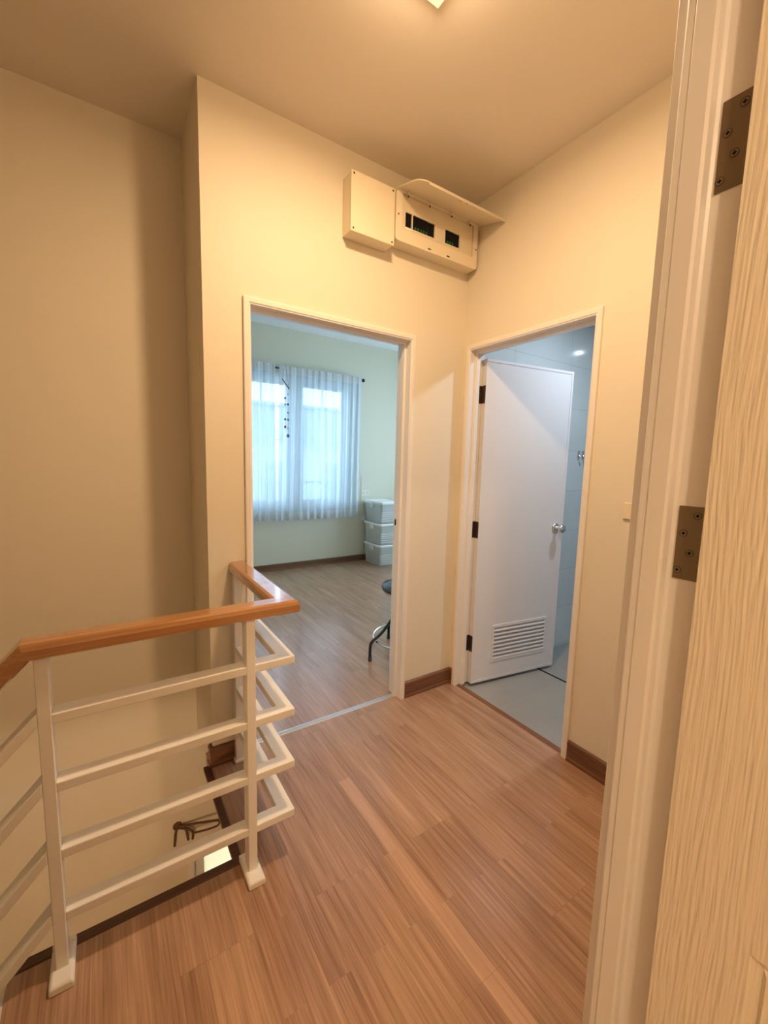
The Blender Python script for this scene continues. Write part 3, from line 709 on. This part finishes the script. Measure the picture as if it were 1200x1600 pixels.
# opaque folded edge of the right curtain
def socket(x, z, label, n=2):
    t = thing('wall_socket', (x, 3.15, z), label=label, category='socket')
    pl = part(t, 'socket_plate', bx(x-.058, x+.058, 3.142, 3.1495, z-.036, z+.036), M_white, bevel=.002)
    for k in (-1, 1):
        sub(pl, 'outlet', bx(x+k*.028-.018, x+k*.028+.018, 3.1405, 3.142, z-.022, z+.022), M_boxin)
    return t
socket(1.245, .95, 'double white socket on the bedroom wall just below the right curtain edge')
socket(1.255, .60, 'white socket with plugs in it low on the bedroom wall')
pt = thing('plug', (1.235, 3.14, .60), label='white plug in the low bedroom socket with a cable going up', category='plug')
part(pt, 'plug_body', bx(1.207, 1.243, 3.105, 3.1400, .575, .625), M_white, bevel=.004)
part(pt, 'cable', tube(B(), smoothpath([(1.225, 3.11, .625), (1.19, 3.12, .72), (1.185, 3.13, .85), (1.185, 3.14, 1.2)], 6), .004, 8), M_white)
# hanging mobile
YM = 2.995
mb = thing('hanging_mobile', (.05, YM, 2.35), label='hanging mobile of a slanted stick with small coloured pendants in front of the curtain', category='mobile')
def onpx(u, v, y=YM):
    d = rt2*(u-600)/F_PX - up2*(v-800)/F_PX + fw; c = cam.matrix_world.translation
    return c+d*((y-c.y)/d.y)
a_, b_ = onpx(441, 592), onpx(452, 608)
part(mb, 'stick', tube(B(), [a_, b_], .006, 8), M_iron)
mid = (a_+b_)/2
part(mb, 'hanging_cord', tube(B(), [a_, (mid.x, YM+.02, RZ+.03)], .0012, 6), M_iron)
part(mb, 'hanging_cord', tube(B(), [b_, (mid.x, YM+.02, RZ+.03)], .0012, 6), M_iron)
M_p = {'navy': mat('navy_pendant', (.08, .10, .30), .4), 'red': mat('red_pendant', (.5, .05, .08), .4), 'grey': mat('grey_pendant', (.25, .27, .32), .4), 'viol': mat('violet_pendant', (.22, .2, .5), .4)}
cols = ((445.5, [(622, 'navy', 1.0), (632, 'grey', .8), (655, 'grey', 1.1), (667, 'red', 1.2)]), (450, [(616, 'grey', .7), (632, 'navy', 1.0), (645, 'grey', .8), (656, 'grey', 1.0), (669, 'grey', .6), (681, 'viol', 1.5)]))
for u, items in cols:
    t0 = onpx(u, 600); bt = onpx(u, items[-1][0])
    part(mb, 'string', tube(B(), [(t0.x, YM, t0.z), (t0.x, YM, bt.z)], .0011, 6), M_iron)
    for v, c, s in items:
        q = onpx(u, v); r_ = .013*s
        part(mb, 'pendant', lathe(B(), [(0, -r_*1.3), (r_*.7, -r_*.7), (r_, 0), (r_*.7, r_*.8), (0, r_*1.3)], (t0.x, YM, q.z), (0, 0, 1), 10), M_p[c], smooth=True)
# stool
sx_, sy_ = -.005, .45
stl = thing('bar_stool', (sx_, sy_, 0), label='round black stool with splayed tubular legs inside the bedroom', category='stool')
part(stl, 'seat', lathe(B(), [(0, .47), (.16, .475), (.186, .483), (.192, .500), (.184, .516), (.14, .524), (0, .526)], (sx_, sy_, 0), (0, 0, 1), 40), M_seat, smooth=True)
part(stl, 'seat_rim', lathe(B(), [(.150, .460), (.170, .460), (.172, .480), (.150, .480)], (sx_, sy_, 0), (0, 0, 1), 40), M_chrome, smooth=True)
part(stl, 'seat_support', lathe(B(), [(.02, .36), (.03, .36), (.03, .455), (.08, .462), (.08, .470), (.0, .470)], (sx_, sy_, 0), (0, 0, 1), 24), M_black, smooth=True)
a0 = math.atan2(.488-sy_, -.29-sx_); R0 = math.hypot(.488-sy_, -.29-sx_)
for k in range(4):
    a = a0+k*math.pi/2; d = Vector((math.cos(a), math.sin(a), 0)); c = Vector((sx_, sy_, 0))
    lg = part(stl, 'leg', tube(B(), smoothpath([c+d*R0+Vector((0, 0, .004)), c+d*R0+Vector((0, 0, .10)), c+d*(R0-.015)+Vector((0, 0, .140)), c+d*(R0-.10)+Vector((0, 0, .205)), c+d*.03+Vector((0, 0, .40))], 6), .0105, 12), M_black, smooth=True)
    sub(lg, 'foot_cap', lathe(B(), [(.013, .001), (.014, .012), (.013, .03), (.0108, .032)], c+d*R0, (0, 0, 1), 14), M_seat, smooth=True)
part(stl, 'foot_ring', tube(B(), [(sx_+(R0-.045)*math.cos(t), sy_+(R0-.045)*math.sin(t), .135) for t in [2*math.pi*i/48 for i in range(48)]], .0085, 10, closed=True), M_chrome, smooth=True)
# storage bins
bt0 = (.0, .31, .60)
def bin_(z, label):
    x0, x1, y0, y1 = 1.195, 1.60, 2.66, 3.11
    t = thing('storage_bin', ((x0+x1)/2, (y0+y1)/2, z), label=label, category='storage box', group='lidded storage boxes stacked in the bedroom corner')
    h = .262
    bm = B(); cx, cy = (x0+x1)/2, (y0+y1)/2; lay = []
    def ring(s, zz): 
        return [bm.verts.new((cx+p[0]*s, cy+p[1]*s*1.0, zz)) for p in rr]
    rr = [(a-cx, b-cy) for a, b in rrect(x0+.012, x1-.012, y0+.012, y1-.012, .03)]
    for s, zz in ((.90, z+.002), (.93, z+.09), (.935, z+.092), (.95, z+.16), (.955, z+.162), (.985, z+h)): lay.append(ring(s, zz))
    for a, b in zip(lay, lay[1:]):
        for i in range(len(a)): bm.faces.new((a[i], a[(i+1) % len(a)], b[(i+1) % len(a)], b[i]))
    bm.faces.new(lay[0]); bm.faces.new(lay[-1])
    bd = part(t, 'bin_body', bm, M_bin, smooth=False)
    bm = B(); lay = []
    for s, zz in ((1.0, z+h-.012), (1.03, z+h-.010), (1.035, z+h+.012), (1.0, z+h+.022), (.93, z+h+.022), (.92, z+h+.014)): lay.append(ring(s, zz) if False else [bm.verts.new((cx+p[0]*s, cy+p[1]*s, zz)) for p in rr])
    for a, b in zip(lay, lay[1:]):
        for i in range(len(a)): bm.faces.new((a[i], a[(i+1) % len(a)], b[(i+1) % len(a)], b[i]))
    bm.faces.new(lay[-1]); bm.faces.new(lay[0])
    part(t, 'bin_lid', bm, M_lid)
    for k in range(5):
        sub(bd, 'rib', bx(x0+.02, x1-.02, y0+.016, y0+.022, z+.03+k*.028, z+.038+k*.028), M_lid)
    part(t, 'lid_clip', bx(x0-.006, x0+.016, cy-.04, cy+.04, z+h-.06, z+h+.008), M_lid, bevel=.003)
bin_(.0, 'milky white lidded storage box, bottom of the stack of three')
bin_(.288, 'milky white lidded storage box, middle of the stack of three')
bin_(.576, 'milky white lidded storage box, topmost of the stack of three')

# ------------------------------------------------------------------ lower floor: swing bracket
br = thing('wall_bracket', (-1.533, YC, -.57), label='rusty wrought iron hook rack on the stairwell wall below the landing', category='hook rack')
part(br, 'wall_plate', lathe(B(), [(0, 0), (.022, 0), (.022, .006), (.012, .012), (0, .014)], (-1.533, YC, -.565), (0, -1, 0), 18), M_iron)
part(br, 'arm', tube(B(), smoothpath([(-1.533, YC-.01, -.565), (-1.45, YC-.035, -.566), (-1.338, .318, -.568)], 5), .006, 8), M_iron, smooth=True)
part(br, 'arm', tube(B(), smoothpath([(-1.47, .345, -.602), (-1.40, .332, -.606), (-1.345, .322, -.600), (-1.338, .318, -.570)], 5), .005, 8), M_iron, smooth=True)
for p in ([(-1.533, .385, -.562), (-1.545, .372, -.59), (-1.553, .36, -.648)], [(-1.525, .385, -.562), (-1.497, .370, -.585), (-1.487, .36, -.645)], [(-1.525, .385, -.575), (-1.478, .365, -.592), (-1.464, .358, -.612), (-1.466, .358, -.648)]):
    part(br, 'prong', tube(B(), smoothpath(p, 6), .0065, 8), M_iron, smooth=True)

# ------------------------------------------------------------------ outside: neighbour house seen through the sheer curtain
M_house = mat('pale_render', (.55, .6, .62), .8); M_roof = mat('grey_roof', (.25, .3, .36), .7); M_leafg = mat('palm_green', (.08, .18, .06), .6)
nh = thing('neighbour_house', (4.2, 12, -3), label='pale neighbouring house faintly seen through the bedroom curtain', category='house')
part(nh, 'wall', bx(-1, 9, 11, 15, -3, 2.0), M_house)
part(nh, 'roof', prism(B(), [(10.6, 2.0), (13, 3.4), (15.4, 2.0)], [lambda p: Vector((-1.4, p[0], p[1])), lambda p: Vector((9.4, p[0], p[1]))]), M_roof)
for x in (.4, 2.4, 4.4, 6.4):
    wf = part(nh, 'window', bx(x, x+1.1, 10.95, 11.0, .0, 1.3), M_roof)
part(nh, 'balcony', bx(-1, 9, 10.2, 11, -.55, -.4), M_house)
gd = struct('ground', bx(-30, 30, 3.3, 60, -3.1, -3.0), mat('paving', (.3, .3, .28), .9))
gd.name = 'ground'
